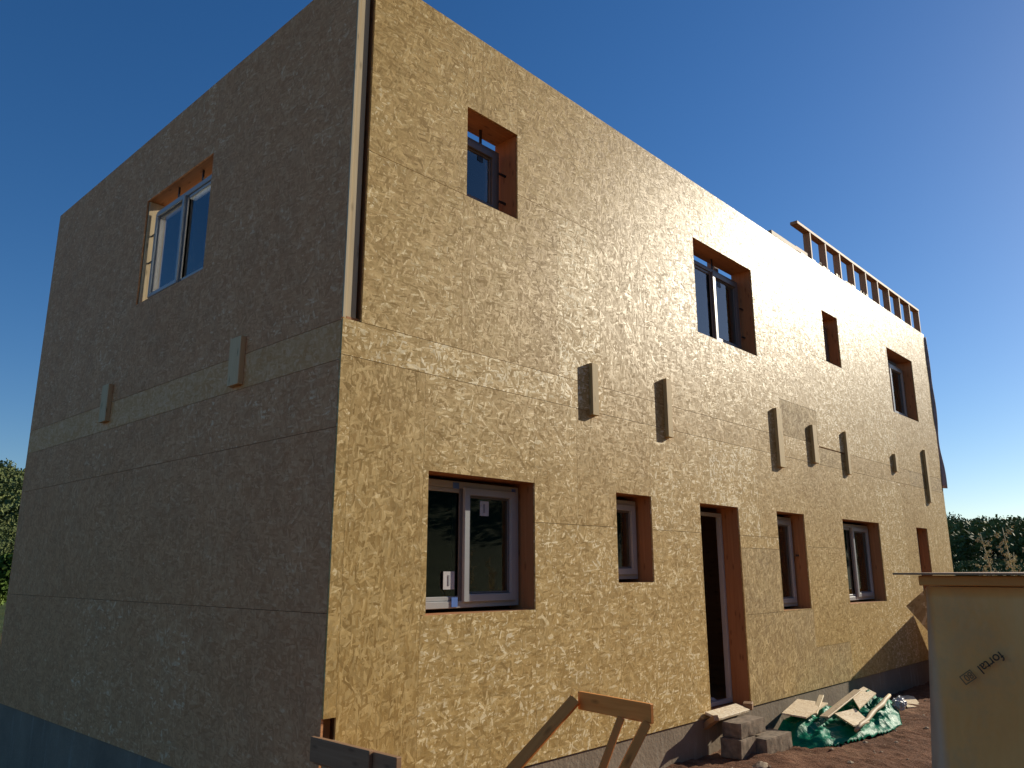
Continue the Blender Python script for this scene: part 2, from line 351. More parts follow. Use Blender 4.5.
FRONT = lambda u, v, w: (u, w, v)      # w = depth into the building
LEFT = lambda u, v, w: (w, u, v)
def sheet(name, mp, u0, u1, v0, v1, w0, w1, holes, mat, parent, uvrot=False, uvoff=None, jit=0.0):
    """flat board in wall plane with rectangular holes cut out, real thickness"""
    us = sorted({u0, u1, *[x for h in holes for x in h[:2] if u0 < x < u1]})
    vs = sorted({v0, v1, *[x for h in holes for x in h[2:] if v0 < x < v1]})
    def solid(i, j):
        if i < 0 or j < 0 or i >= len(us)-1 or j >= len(vs)-1: return False
        cu = (us[i]+us[i+1])/2; cv = (vs[j]+vs[j+1])/2
        return not any(h[0] < cu < h[1] and h[2] < cv < h[3] for h in holes)
    V = {}; vl = []; uvl = []; fs = []
    off = uvoff or (random.random()*7, random.random()*7)
    def vert(i, j, k):
        if (i, j, k) not in V:
            V[i, j, k] = len(vl); w = (w0, w1)[k]
            vl.append(mp(us[i], vs[j], w)); a, b = us[i]+off[0]+(w-w0), vs[j]+off[1]+(w-w0)*.7
            uvl.append((b, a) if uvrot else (a, b))
        return V[i, j, k]
    for i in range(len(us)-1):
        for j in range(len(vs)-1):
            if not solid(i, j): continue
            q = [(i, j), (i+1, j), (i+1, j+1), (i, j+1)]
            fs.append([vert(a, b, 0) for a, b in q]); fs.append([vert(a, b, 1) for a, b in reversed(q)])
            for di, dj, e in ((-1, 0, (3, 0)), (1, 0, (1, 2)), (0, -1, (0, 1)), (0, 1, (2, 3))):
                if not solid(i+di, j+dj):
                    a, b = q[e[0]], q[e[1]]
                    fs.append([vert(*b, 0), vert(*a, 0), vert(*a, 1), vert(*b, 1)])
    if not vl: return None
    o = pydata(name, vl, fs, None, parent, uvs=uvl)
    me = o.data; bm = bmesh.new(); bm.from_mesh(me); bmesh.ops.recalc_face_normals(bm, faces=bm.faces[:]); bm.to_mesh(me); bm.free()
    me.materials.append(M[mat])
    du = Vector(mp(1, 0, 0)); dv = Vector(mp(0, 1, 0)); dw = Vector(mp(0, 0, 1)); ul = me.uv_layers['UVMap']
    for p in me.polygons:      # edges and reveals get their own mapping, grain along the long side
        if abs(p.normal.dot(dw)) > .5: continue
        vert_ = abs(p.normal.dot(du)) > .5
        for li in p.loop_indices:
            c = me.vertices[me.loops[li].vertex_index].co
            ul.data[li].uv = ((c.dot(dv) if vert_ else c.dot(du))+off[0], c.dot(dw)+off[1])
    return o

# ---------------------------------------------------------------- ground and hills (structure)
def sstep(a, b, x):
    t = min(1, max(0, (x-a)/(b-a))); return t*t*(3-2*t)
def ridge(az):   # skyline elevation in degrees; steep slope behind camera is added to cut sky fill
    pts = [(-60, 27), (-42, 17), (-27, 7), (-18, 4), (0, 2.4), (9, 1.9), (15, 2.2), (25, 2.6), (50, 3.4), (74, 4.9), (80, 5.2), (110, 6), (130, 4), (160, 2), (215, 3), (240, 16), (255, 28), (300, 27)]
    for (a, e), (b, g) in zip(pts, pts[1:]):
        if a <= az <= b: return e+(g-e)*(az-a)/(b-a)
    return 1.5
def hill_z(x, y):
    dx, dy = x-CAM.x, y-CAM.y; d = math.hypot(dx, dy); az = math.degrees(math.atan2(dy, dx))
    if az < -60: az += 360
    D = 380; e = ridge(az)
    H = D*math.tan(math.radians(e))*(1+.10*noise.noise(Vector((x*.012, y*.012, 0))))
    t = sstep(60, D, d)
    return H*t if d <= D else H*(1+.1*math.sin((d-D)*.004))
def ground_z(x, y):
    z = -.36 - .36*sstep(3.6, -.5, x) - .05*sstep(-.8, -2.5, y)
    d = math.hypot(x, y)
    if d < 30:
        k = 1-sstep(15, 30, d)
        z += k*(.04*noise.noise(Vector((x*1.3, y*1.3, 3)))+.030*noise.noise(Vector((x*4, y*4, 1)))+.016*noise.noise(Vector((x*11, y*11, 7))))
        if -1.2 < y < .05 and x > 0: z += .0
    if d > 25: z = z*(1-sstep(25, 60, d)) + sstep(25, 60, d)*(-1.2) + hill_z(x, y)
    return z
xs = sorted(set([round(-3+i*.045, 3) for i in range(400)] + [-1600, -1000, -700, -500, -350, -250, -180, -130, -95, -70, -50, -36, -26, -18, -13, -9, -6.5, -4.5, 16, 18, 21, 25, 30, 36, 44, 54, 66, 80, 98, 120, 145, 175, 210, 250, 290, 340, 400, 500, 700, 1000, 1600]))
ys = sorted(set([round(-4+i*.045, 3) for i in range(92)] + [-1600, -1000, -700, -500, -350, -250, -180, -130, -95, -70, -50, -36, -26, -18, -13, -10, -8, -6.5, -5.5, -4.7, 1, 3, 5, 7, 9, 12, 15, 19, 24, 30, 37, 45, 55, 68, 84, 104, 128, 155, 190, 230, 275, 320, 380, 450, 600, 900, 1600]))
gv = [(x, y, ground_z(x, y)) for y in ys for x in xs]
nx = len(xs); gf = [(j*nx+i, j*nx+i+1, (j+1)*nx+i+1, (j+1)*nx+i) for j in range(len(ys)-1) for i in range(nx-1)]
g = pydata('ground', gv, gf, 'soil', smooth=True); g['kind'] = 'structure'

# ---------------------------------------------------------------- the house
house = empty('timber_house', (0, 0, 0))
tag(house, 'two storey house under construction clad in bare OSB boards on a concrete foundation', 'house')
TOP = 6.40; LX = 14.68; DY = 7.01
OPEN = {'A': (1.22, 1.88, 4.745, 5.62), 'B': (5.11, 6.67, 4.365, 5.605), 'C': (9.10, 9.74, 4.765, 5.625), 'D': (12.11, 13.59, 4.385, 5.625),
        'E': (.853, 2.09, 1.215, 2.294), 'F': (3.31, 3.936, 1.42, 2.294), 'G': (4.928, 5.844, .02, 2.285), 'H': (6.894, 7.752, 1.03, 2.294),
        'I': (9.138, 10.708, 1.046, 2.293), 'J': (12.642, 13.29, 1.03, 2.295)}
FH = [OPEN[k] for k in 'ABCDEFGHIJ']
LW = (2.36, 3.91, 4.352, 5.575); LH = [LW]
gap = .004
def fs(u0, u1, v0, v1, mat='osb', rot=False, w=.0): sheet('osb_sheet', FRONT, u0+gap/5, u1-gap/5, v0+gap/2, v1-gap/2, w, .018+w, FH, mat, house, rot)
# front face, lower storey
fs(0, .10, .60, 3.06, 'osb', True)
fs(.10, .80, 0, 3.06, 'osb', True)
fs(.80, 2.09, 0, 1.215); fs(.80, 2.09, 1.215, 3.06)
fs(2.09, 2.70, 1.95, 3.06); fs(2.09, 3.31, 0, 1.95)
fs(2.70, 3.936, 1.95, 3.06); fs(3.31, 4.90, 0, 1.95)
fs(3.936, 5.20, 1.95, 3.06); fs(4.90, 5.86, 0, 1.95); fs(5.20, 6.40, 1.95, 3.06)
fs(5.86, 6.89, 1.02, 1.80, 'osb_dull', True); fs(5.86, 7.80, 0, 1.02, 'osb_dull', True); fs(5.86, 6.89, 1.80, 1.95)
fs(6.89, 7.80, 1.02, 1.95); fs(6.40, 7.80, 1.95, 3.06)
fs(7.80, 9.0, 0, .52, 'osb_dull', True); fs(7.80, 9.0, .52, 1.85); fs(7.80, 9.0, 1.85, 3.06)
fs(9.0, 10.71, 0, 1.046); fs(9.0, 10.71, 1.046, 3.06); fs(10.71, 12.0, 0, 3.06); fs(12.0, 13.3, 0, 3.06); fs(13.3, LX, 0, 3.06, 'osb', True)
# belt and upper storey
fs(0, .75, 3.06, 3.335); fs(.75, 3.2, 3.06, 3.335, 'osb'); fs(3.2, 5.6, 3.06, 3.335); fs(5.6, 7.25, 3.06, 3.335)
fs(7.25, 8.50, 3.36, 3.87, 'osb_dull', True); fs(7.25, 8.50, 3.06, 3.36); fs(8.50, 9.55, 3.03+.03, 3.32, 'osb_dull'); fs(9.55, 12.6, 3.06, 3.335); fs(12.6, LX, 3.06, 3.335, 'osb_dull')
fs(.165, 1.18, 3.335, 4.745); fs(1.18, 1.34, 3.335, 4.745, 'osb', True); fs(1.34, 1.88, 3.335, 4.745)
fs(.165, 1.22, 4.745, TOP); fs(1.22, 1.88, 5.62, TOP, 'osb', True); fs(1.88, 2.45, 3.335, 5.0, 'osb'); fs(1.88, 3.12, 5.0, TOP); fs(2.45, 3.12, 3.335, 5.0)
fs(3.12, 3.95, 3.335, TOP, 'osb', True); fs(3.95, 5.11, 3.335, TOP); fs(5.11, 6.67, 3.335, 4.365); fs(5.11, 6.67, 4.365, TOP)
fs(6.67, 7.25, 3.335, TOP); fs(7.25, 8.5, 3.87, TOP); fs(8.5, 9.9, 3.335+.0, 4.765); fs(8.5, 9.9, 4.765, TOP+.03); fs(9.9, 12.11, 3.335, TOP+.03); fs(12.11, 13.59, 3.335, 4.385); fs(12.11, 13.59, 5.625, TOP+.03); fs(13.59, LX, 3.335, TOP+.03)
# left face
def ls(u0, u1, v0, v1, mat='osb_shade_side', rot=False, w=0): sheet('osb_sheet', LEFT, u0+gap/5, u1-gap/5, v0+gap/2, v1-gap/2, w, .018+w, LH, mat, house, rot)
B = .020
ls(B, 1.85, 1.26, 2.53); ls(B, 1.95, 0, 1.26); ls(1.85, 4.35, 1.26, 2.53); ls(1.95, 4.6, 0, 1.26); ls(4.35, DY, 1.26, 2.53, 'osb_shade_side', True); ls(4.6, DY, 0, 1.26)
ls(B, 2.5, 2.53, 3.025); ls(2.5, 4.87, 2.53, 3.025); ls(4.87, DY, 2.53, 3.025)
ls(B, 2.5, 3.025, 3.325, 'osb_belt'); ls(2.5, 5.0, 3.025, 3.325, 'osb_belt'); ls(5.0, DY, 3.025, 3.325, 'osb_belt')
for a, b in ((B, 1.15), (1.15, 2.36), (2.36, 3.91), (3.91, 5.2), (5.2, DY)):
    ls(a, b, 3.325, 4.352 if a == 2.36 else TOP)
ls(2.36, 3.91, 4.352, TOP)
# wall cores
core_holes = FH + [(-1, .165, 3.36, 7), (-1, .165, -1, .60)]
sheet('wall', FRONT, .045, LX-.02, .0, TOP-.01, .0205, .30, core_holes, 'reveal', house)
sheet('wall', LEFT, .301, DY-.02, .0, TOP-.01, .0205, .30, LH, 'reveal', house)
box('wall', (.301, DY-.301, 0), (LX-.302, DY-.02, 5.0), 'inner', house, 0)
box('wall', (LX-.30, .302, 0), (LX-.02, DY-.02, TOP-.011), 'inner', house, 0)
box('corner_post', (.022, .022, 3.34), (.128, .15, TOP-.012), 'pale', house)
box('edge_strip', (.0005, .0015, 3.34), (.019, .0185, TOP-.002), 'pale', house, 0)
box('corner_post', (.028, .10, .0), (.128, .16, 3.30), 'stud', house)
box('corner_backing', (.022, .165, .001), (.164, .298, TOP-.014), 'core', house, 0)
box('foundation', (.012, .012, -1.8), (LX-.012, DY-.012, -.003), 'concrete', house, 0)
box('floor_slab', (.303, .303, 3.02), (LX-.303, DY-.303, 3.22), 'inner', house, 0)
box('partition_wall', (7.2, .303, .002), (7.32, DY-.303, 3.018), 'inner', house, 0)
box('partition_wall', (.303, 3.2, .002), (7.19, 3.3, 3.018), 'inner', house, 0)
box('interior_post', (7.05, .75, 3.221), (7.17, .87, 6.2), 'stud', house)
# top plate pieces and the row of studs standing on the wall
box('top_plate', (.17, .004, TOP-.010), (7.3, .13, TOP+.004), 'weather', house)
box('top_plate', (7.46, .0, TOP+.002), (8.32, .10, TOP+.075), 'weather', house)
box('top_plate', (8.36, .02, TOP+.031), (8.80, .14, TOP+.11), 'stud', house)
sf = box('stud_frame', (8.50, .02, 6.935), (14.63, .14, 6.985), 'stud', house)
for k in range(10):
    x = 8.99+k*(14.59-8.99)/9
    box('stud', (x-.022, .022, TOP+.02), (x+.022, .138, 6.934), 'stud', sf)
for k in range(14):   # ragged membrane scraps and splinters along the top edge
    x = 8.9+random.random()*2.6
    box('wood_scrap', (x, .0, TOP+.031), (x+.05+random.random()*.12, .014, TOP+.045+random.random()*.035), 'osb_pale', house, 0)

# nailed timber blocks over the ledger line
for (x0, x1, z0, z1) in ((2.91, 3.01, 3.02, 3.545), (4.265, 4.365, 2.965, 3.625), (7.03, 7.19, 2.89, 3.70), (8.21, 8.35, 3.06, 3.62), (9.50, 9.60, 3.0, 3.68), (11.78, 11.88, 3.24, 3.56), (13.58, 13.70, 2.80, 3.83)):
    box('timber_block', (x0, -.047, z0), (x1, -.001, z1), 'block', house, .003)
for (y0, y1, z0, z1) in ((1.405, 1.592, 3.06, 3.48), (4.28, 4.465, 3.115, 3.53)):
    box('timber_block', (-.05, y0, z0), (-.001, y1, z1), 'cream', house, .003)

# windows ----------------------------------------------------------------
def rect_ring(vl, fl, mp, u0, u1, v0, v1, t, w0, w1, tb=None, tt=None):
    tb = tb or t; tt = tt or t
    O = [(u0, v0), (u1, v0), (u1, v1), (u0, v1)]; I = [(u0+t, v0+tb), (u1-t, v0+tb), (u1-t, v1-tt), (u0+t, v1-tt)]
    c = .004
    rings = [[(p, w1) for p in O], [(p, w0) for p in O], [(p, w0) for p in I], [(p, w1) for p in I]]
    base = len(vl)
    for rg in rings:
        for (p, w) in rg: vl.append(mp(p[0], p[1], w))
    for k in range(4):
        a, b = base+4*k, base+4*((k+1) % 4)
        for i in range(4):
            j = (i+1) % 4; fl.append([a+i, a+j, b+j, b+i])
def ring_obj(name, mp, rings, mat, parent):
    vl, fl = [], []
    for r in rings: rect_ring(vl, fl, mp, *r)
    o = pydata(name, vl, fl, None, parent)
    bm = bmesh.new(); bm.from_mesh(o.data); bmesh.ops.recalc_face_normals(bm, faces=bm.faces[:])
    bmesh.ops.bevel(bm, geom=bm.edges[:], offset=.004, segments=1, affect='EDGES'); bm.to_mesh(o.data); bm.free()
    o.data.materials.append(M[mat]); return o
def mbox(name, mp, u0, u1, v0, v1, w0, w1, mat, parent, bev=.002):
    a = mp(u0, v0, w0); b = mp(u1, v1, w1)
    return box(name, [min(a[i], b[i]) for i in range(3)], [max(a[i], b[i]) for i in range(3)], mat, parent, bev)
def window(mp, op, fr, panes, mat='pvc', D=.185, straps=(), stickers=(), th=.062):
    """fr: outer frame rect; panes: list of (u0,u1,kind) kind 's' sash, 'f' fixed"""
    u0, u1, v0, v1 = fr
    w = ring_obj('window', mp, [(u0, u1, v0, v1, .055, D, D+.07)], mat, house)
    for k, (a, b, kind) in enumerate(panes):
        if kind == 's':
            ring_obj('sash', mp, [(a, b, v0+.045, v1-.045, th, D-.022, D+.05)], mat, w)
            ring_obj('glazing_bead', mp, [(a+th+.001, b-th-.001, v0+.046+th, v1-.046-th, .016, D+.0, D+.04)], 'pvc_dark', w)
            mbox('pane', mp, a+th+.008, b-th-.008, v0+th+.053, v1-th-.053, D+.015, D+.027, 'glass', w, 0)
        else:
            ring_obj('sash', mp, [(a, b, v0+.056, v1-.056, .035, D+.015, D+.06)], mat, w)
            mbox('pane', mp, a+.034, b-.034, v0+.09, v1-.09, D+.03, D+.042, 'glass', w, 0)
    for (a, b, kind) in panes[1:]:
        mbox('mullion', mp, a-.035, a+.03, v0+.056, v1-.056, D+.004, D+.06, 'pvc_dark' if mat == 'pvc' else mat, w)
    for s in straps:
        mbox('fixing_strap', mp, *s, 'strap', w, 0)
    for (su, sv, sw, sh, ink) in stickers:
        mbox('sticker', mp, su-sw/2, su+sw/2, sv-sh/2, sv+sh/2, D+.0105, D+.0135, 'strap' if ink == 'dark' else 'sticker', w, 0)
        if ink != 'dark': mbox('sticker_mark', mp, su-.012, su+.004, sv-sh*.3, sv+sh*.3, D+.008, D+.0102, 'sticker_ink', w, 0)
    return w
o = OPEN['E']
wE = window(FRONT, o, (o[0]+.01, o[1]-.012, o[2]+.03, 2.262), [(o[0]+.06, 1.40, 'f'), (1.40, 2.02, 's')],
       stickers=[(1.66, 2.055, .105, .125, 'w'), (1.262, 1.462, .12, .14, 'w')])
mbox('corner_tab', FRONT, 1.28, 1.345, 1.255, 1.33, .178, .184, 'blue_tape', wE, 0)
mbox('corner_tab', FRONT, 1.28, 1.345, 2.20, 2.25, .178, .184, 'blue_tape', wE, 0)
mbox('corner_tab', FRONT, 1.99, 2.035, 2.20, 2.245, .178, .184, 'blue_tape', wE, 0)
o = OPEN['F']; window(FRONT, o, (o[0]+.01, o[1]-.02, o[2]+.03, 2.25), [(o[0]+.05, o[1]-.07, 's')])
o = OPEN['H']; window(FRONT, o, (o[0]+.01, o[1]-.02, o[2]+.03, 2.25), [(o[0]+.05, o[1]-.07, 's')], straps=[(o[1]-.06, o[1]-.002, 1.72, 1.745, .12, .14)])
o = OPEN['I']; window(FRONT, o, (o[0]+.01, o[1]-.02, o[2]+.03, 2.25), [(o[0]+.06, 9.95, 'f'), (9.95, o[1]-.07, 's')])
o = OPEN['J']; window(FRONT, o, (o[0]+.01, o[1]-.02, o[2]+.03, 2.25), [(o[0]+.05, o[1]-.07, 's')])
def hang(o, ft):   # straps bridging the gap round an upper-storey frame
    r = []
    for t in (.10, .52): r.append((o[0]+(o[1]-o[0])*t, o[0]+(o[1]-o[0])*t+.025, ft, o[3]-.002, .19, .205))
    for t in (.22, .55): r.append((o[1]-.09, o[1]-.002, o[2]+(o[3]-o[2])*t, o[2]+(o[3]-o[2])*t+.02, .15, .165))
    return r
o = OPEN['A']; window(FRONT, o, (o[0]+.01, o[1]-.06, o[2]+.03, 5.475), [(o[0]+.05, o[1]-.11, 's')], 'pvc_dark', straps=hang(o, 5.475), stickers=[(1.575, 5.335, .07, .09, 'dark')])
o = OPEN['B']; window(FRONT, o, (o[0]+.01, o[1]-.06, o[2]+.03, 5.455), [(o[0]+.06, 5.88, 'f'), (5.88, o[1]-.11, 's')], 'pvc_dark', straps=hang(o, 5.455), stickers=[(6.10, 5.30, .08, .10, 'dark')])
o = OPEN['C']; window(FRONT, o, (o[0]+.01, o[1]-.03, o[2]+.03, 5.50), [(o[0]+.05, o[1]-.08, 's')], 'pvc_dark')
o = OPEN['D']; window(FRONT, o, (o[0]+.01, o[1]-.06, o[2]+.03, 5.475), [(o[0]+.06, 12.72, 'f'), (12.72, o[1]-.11, 's')], 'pvc')
o = LW
lst = [(o[0]+.4, o[0]+.42, 5.46, 5.57, .09, .105), (o[0]+.95, o[0]+.97, 5.46, 5.57, .09, .105), (3.80, 3.887, 5.16, 5.175, .07, .085), (3.80, 3.887, 4.84, 4.855, .07, .085)]
window(LEFT, o, (o[0]+.03, o[1]-.05, o[2]+.03, 5.46), [(o[0]+.08, 3.12, 'f'), (3.12, o[1]-.09, 's')], 'pvc', D=.095, straps=lst, th=.042)
box('reveal_board', (.022, 3.888, 4.36), (.18, 3.908, 5.57), 'pale', house, .001)
# door frame in the open doorway
o = OPEN['G']
vl, fl = [], []
dfm = ring_obj('door_frame', FRONT, [(o[0]+.004, o[1]-.012, .03, 2.22, .045, .225, .285)], 'pvc', house)

# ---------------------------------------------------------------- membrane hanging on the far gable
vs_, fs_ = [], []
nu, nv = 14, 40
for j in range(nv+1):
    z = 6.38-(6.38-3.16)*j/nv
    for i in range(nu+1):
        t = i/nu
        x = LX+.01+.06*math.sin(t*9+z*1.3)*t+.03*noise.noise(Vector((z*1.5, t*2, 0)))+.10*(j/nv)**1.5*(1-t)+.03
        y = -.025+t*1.6-.02*(j/nv)+.05*noise.noise(Vector((z*1.1, 5, t)))*(1-t)
        vs_.append((x, y, z+.03*math.sin(t*5)*(j/nv)))
for j in range(nv):
    for i in range(nu): fs_.append((j*(nu+1)+i, j*(nu+1)+i+1, (j+1)*(nu+1)+i+1, (j+1)*(nu+1)+i))
mb = pydata('membrane', vs_, fs_, 'membrane', smooth=True)
sm = mb.modifiers.new('thick', 'SOLIDIFY'); sm.thickness = .006
tag(mb, 'loose grey membrane hanging wavy down the far right corner of the house', 'membrane')

# ---------------------------------------------------------------- things at the foot of the wall
b3 = [((4.89, -.36, -.168), (5.44, -.135, -.02), 'grey concrete block on top of its small pile below the doorway', .0),
      ((4.84, -.37, -.36), (5.18, -.13, -.172), 'concrete block at the bottom of the pile, against the foundation, under the top block', .02),
      ((5.20, -.485, -.37), (5.80, -.22, -.20), 'concrete block lying in front of the green tarp, right of the pile', -.015)]
for lo, hi, lab, ra in b3:
    bm = bmesh.new(); bmesh.ops.create_cube(bm, size=1); lo = Vector(lo); hi = Vector(hi); cc = (lo+hi)/2; ex = hi-lo
    bmesh.ops.subdivide_edges(bm, edges=bm.edges[:], cuts=7, use_grid_fill=True)
    for v in bm.verts:
        q = Vector((v.co.x*ex.x, v.co.y*ex.y, v.co.z*ex.z))
        edge = sum(1 for i in range(3) if abs(v.co[i]) > .49)
        n = noise.noise_vector((q+cc)*9)*.006
        if edge >= 2: q *= (.985-.02*abs(noise.noise((q+cc)*14)))
        v.co = q+n
    me = bpy.data.meshes.new('concrete_block'); bm.to_mesh(me); bm.free()
    o = link('concrete_block', me, 'blockc'); o.location = cc; o.rotation_euler.z = ra
    tag(o, lab, 'block', 'concrete blocks beside the doorway')

# door step
box('step_board', (-.36, -.085, -.012), (.34, .085, .014), 'osb_pale', None, .002, Matrix.Rotation(math.radians(16), 3, 'X') @ Matrix.Rotation(.02, 3, 'Z'), (5.14, -.085, .04))
sb = bpy.data.objects['step_board']; tag(sb, 'pale board lying as a step under the open doorway', 'board')
w1 = box('timber_offcut', (-.13, -.03, -.03), (.13, .03, .03), 'stud', None, .003, Matrix.Rotation(1.1, 3, 'Z') @ Matrix.Rotation(.5, 3, 'Y'), (4.76, -.08, -.02))
tag(w1, 'short brown timber offcut propping the left end of the door step board', 'timber offcut')
w2 = box('timber_offcut', (-.09, -.05, -.035), (.09, .05, .035), 'core', None, .003, Matrix.Rotation(.4, 3, 'Z'), (5.62, -.075, .045))
tag(w2, 'short dark timber offcut at the right end of the door step board', 'timber offcut')
# crumpled white bag on the threshold
bm = bmesh.new(); bmesh.ops.create_icosphere(bm, subdivisions=4, radius=1)
for v in bm.verts:
    d = v.co.copy(); s = 1+.35*noise.noise(d*2.3)+.15*noise.noise(d*6)
    v.co = Vector((d.x*.17*s, d.y*.11*s, max(-.03, d.z*.055*s)))
me = bpy.data.meshes.new('plastic_bag'); bm.to_mesh(me); bm.free(); o = link('plastic_bag', me, 'whitebag'); o.location = (5.50, .42, .05)
tag(o, 'crumpled white plastic bag on the floor just inside the dark doorway', 'bag')

# green tarp ---------------------------------------------------------------
def tarp_h(x, y):
    """heap of creased sheeting along the wall; <0 = outside its outline"""
    t = (x-5.75)/(9.75-5.75)
    if not 0 < t < 1: return -1
    yc = -.47-.10*t; hw = .46*math.sin(math.pi*t**.8)**.35*(1+.30*noise.noise(Vector((x*1.7, 1, 0))))
    cut = y-(-.97+.36*(x-7.9)) if x > 7.5 else 1
    if cut < 0: return -1
    s = (y-yc)/hw
    if abs(s) > 1: return -1
    edge = (1-abs(s)**3)*min(1, cut/.14)**.8
    ends = sstep(0, .10, t)*sstep(1, .93, t)
    wv = noise.noise_vector(Vector((x*1.1, y*1.8, 0)))*.9
    def ridge_(px, py, k): return 1-abs(noise.noise(Vector((px, py, k))+wv))*2.2
    r1 = ridge_(x*.9+y*1.5, y*2.6-x*.5, 0); r2 = ridge_(x*2.6-y*2.4, y*4.2+x*1.3, 4); r3 = ridge_(x*7+y*3, y*9-x*3, 8)
    body = .03+.05*math.exp(-((x-6.3)/.5)**2)+.05*math.exp(-((x-7.8)/.8)**2)
    rim = .17*math.exp(-((math.hypot((x-8.95)/.72, (y+.42)/.30)-1)/.26)**2)*(1 if x > 7.6 else 0)*(1.0 if y > -.5 else .45)
    back = .10*sstep(-.5, -.1, y)
    return .012+edge**.7*ends*max(0, body+rim+back+.055*r1+.060*r2+.026*r3)
nx_, ny_ = 300, 84
vid = {}; tv = []; tf = []
X0, X1, Y0, Y1 = 5.7, 9.8, -1.20, -.02
H = {}
for j in range(ny_+1):
    for i in range(nx_+1):
        x = X0+(X1-X0)*i/nx_; y = Y0+(Y1-Y0)*j/ny_; H[i, j] = tarp_h(x, y)
def tvid(i, j):
    if (i, j) not in vid:
        x = X0+(X1-X0)*i/nx_; y = Y0+(Y1-Y0)*j/ny_; h = max(0, H[i, j])
        nzv = Vector((0, 0, 0))
        vid[i, j] = len(tv); tv.append((x+nzv.x, min(-.015, y+nzv.y), -.37+h))
    return vid[i, j]
for j in range(ny_):
    for i in range(nx_):
        if min(H[i, j], H[i+1, j], H[i, j+1], H[i+1, j+1]) > -.5:
            tf.append((tvid(i, j), tvid(i+1, j), tvid(i+1, j+1), tvid(i, j+1)))
tp = pydata('green_tarp', tv, tf, 'tarp', smooth=True)
sm = tp.modifiers.new('thick', 'SOLIDIFY'); sm.thickness = .004; sm.offset = -1
tag(tp, 'crumpled green tarpaulin heaped along the foundation right of the doorway', 'tarp')

def plate(name, pts, th, mat, label, cat, group=None):
    """board offcut from four corner points (top face)"""
    P = [Vector(p) for p in pts]; n = (P[1]-P[0]).cross(P[2]-P[0]).normalized()
    if n.z < 0: n = -n
    vs = [*P, *[p-n*th for p in P]]
    e1 = (P[1]-P[0]).normalized(); e2 = n.cross(e1); uv = [((p-P[0]).dot(e1), (p-P[0]).dot(e2)) for p in vs]
    k = len(P); f = [list(range(k)), list(range(2*k-1, k-1, -1))]+[[i, i+k, (i+1) % k+k, (i+1) % k] for i in range(k)]
    o = pydata(name, vs, f, None, uvs=uv); bm = bmesh.new(); bm.from_mesh(o.data); bmesh.ops.recalc_face_normals(bm, faces=bm.faces[:]); bm.to_mesh(o.data); bm.free()
    o.data.materials.append(M[mat]); return tag(o, label, cat, group)
def on(px, py, z):  # yard point at height z under a direction measured in the survey of the place
    d = fw+rr*(px-512)/F_PX-uu*(py-384)/F_PX; t = (z-CAM.z)/d.z; return CAM+d*t
GR = 'board offcuts lying on the tarp'
plate('board_offcut', [(5.98, -.30, -.05), (6.95, -.06, -.03), (7.10, -.38, -.06), (6.08, -.54, -.08)], .016, 'osb_pale', 'broad pale board offcut at the left end of the green tarp', 'board', GR)
plate('board_offcut', [(7.75, -.42, -.03), (8.45, -.33, -.01), (8.25, -.56, -.05), (7.20, -.72, -.10)], .016, 'osb_pale', 'pale angular board offcut by the middle of the green tarp near its raised rim', 'board', GR)
plate('board_offcut', [(6.78, -.58, -.12), (7.30, -.63, -.12), (6.92, -.93, -.19), (6.45, -.92, -.17)], .016, 'osb_pale', 'small square pale board tilted on the front of the green tarp', 'board', GR)
plate('board_offcut', [(10.30, -.18, -.345), (10.65, -.25, -.36), (9.60, -.70, -.36), (9.28, -.60, -.34)], .018, 'osb_pale', 'dusty board offcut on the soil beyond the right end of the tarp', 'board', GR)
s = beam('timber_strip', (6.42, -.60, -.115), (8.05, -.40, -.01), .10, .018, 'weather'); tag(s, 'long narrow timber strip lying across the middle of the green tarp', 'timber')
s = beam('timber_strip', (6.45, -.48, -.10), (7.35, -.20, -.02), .06, .022, 'pale'); tag(s, 'thin pale batten along the edge of the broad board offcut on the tarp', 'timber')
# round pole
def tube(name, pts, rads, mat, parent=None, seg=10):
    vs, fs2 = [], []
    pts = [Vector(p) for p in pts]
    for k, (p, r) in enumerate(zip(pts, rads)):
        d = (pts[min(k+1, len(pts)-1)]-pts[max(k-1, 0)]).normalized(); a = d.orthogonal().normalized(); b = d.cross(a)
        for i in range(seg): t = 2*math.pi*i/seg; vs.append(p+(a*math.cos(t)+b*math.sin(t))*r)
    for k in range(len(pts)-1):
        for i in range(seg): j = (i+1) % seg; fs2.append((k*seg+i, k*seg+j, (k+1)*seg+j, (k+1)*seg+i))
    fs2.append(list(range(seg))[::-1]); fs2.append([(len(pts)-1)*seg+i for i in range(seg)])
    me_uv = [(0.2*k/1.0*5, .02*i) for k in range(len(pts)) for i in range(seg)]
    return pydata(name, vs, fs2, mat, parent, smooth=True, uvs=me_uv)
po = tube('wooden_pole', [(6.40+i*.30, -.96+i*.045+.012*math.sin(i*2.2), -.21+.016*i+.008*math.sin(i*3.1)) for i in range(8)], [.020, .026, .024, .031, .026, .033, .027, .022], 'weather')
tag(po, 'rough round wooden pole lying over the front of the tarp', 'pole')
bm = bmesh.new(); bmesh.ops.create_icosphere(bm, subdivisions=4, radius=1)
for v in bm.verts:
    d = v.co.copy(); s_ = 1+.5*noise.noise(d*2)+.25*noise.noise(d*5)
    v.co = Vector((d.x*.13*s_, d.y*.07*s_, max(-.08, d.z*.085*s_)))
me = bpy.data.meshes.new('plastic_wrap'); bm.to_mesh(me); bm.free(); o = link('plastic_wrap', me, 'whitebag'); o.location = (8.72, -.68, -.22)
tag(o, 'crumpled clear plastic wrap at the far end of the wooden pole', 'plastic wrap')

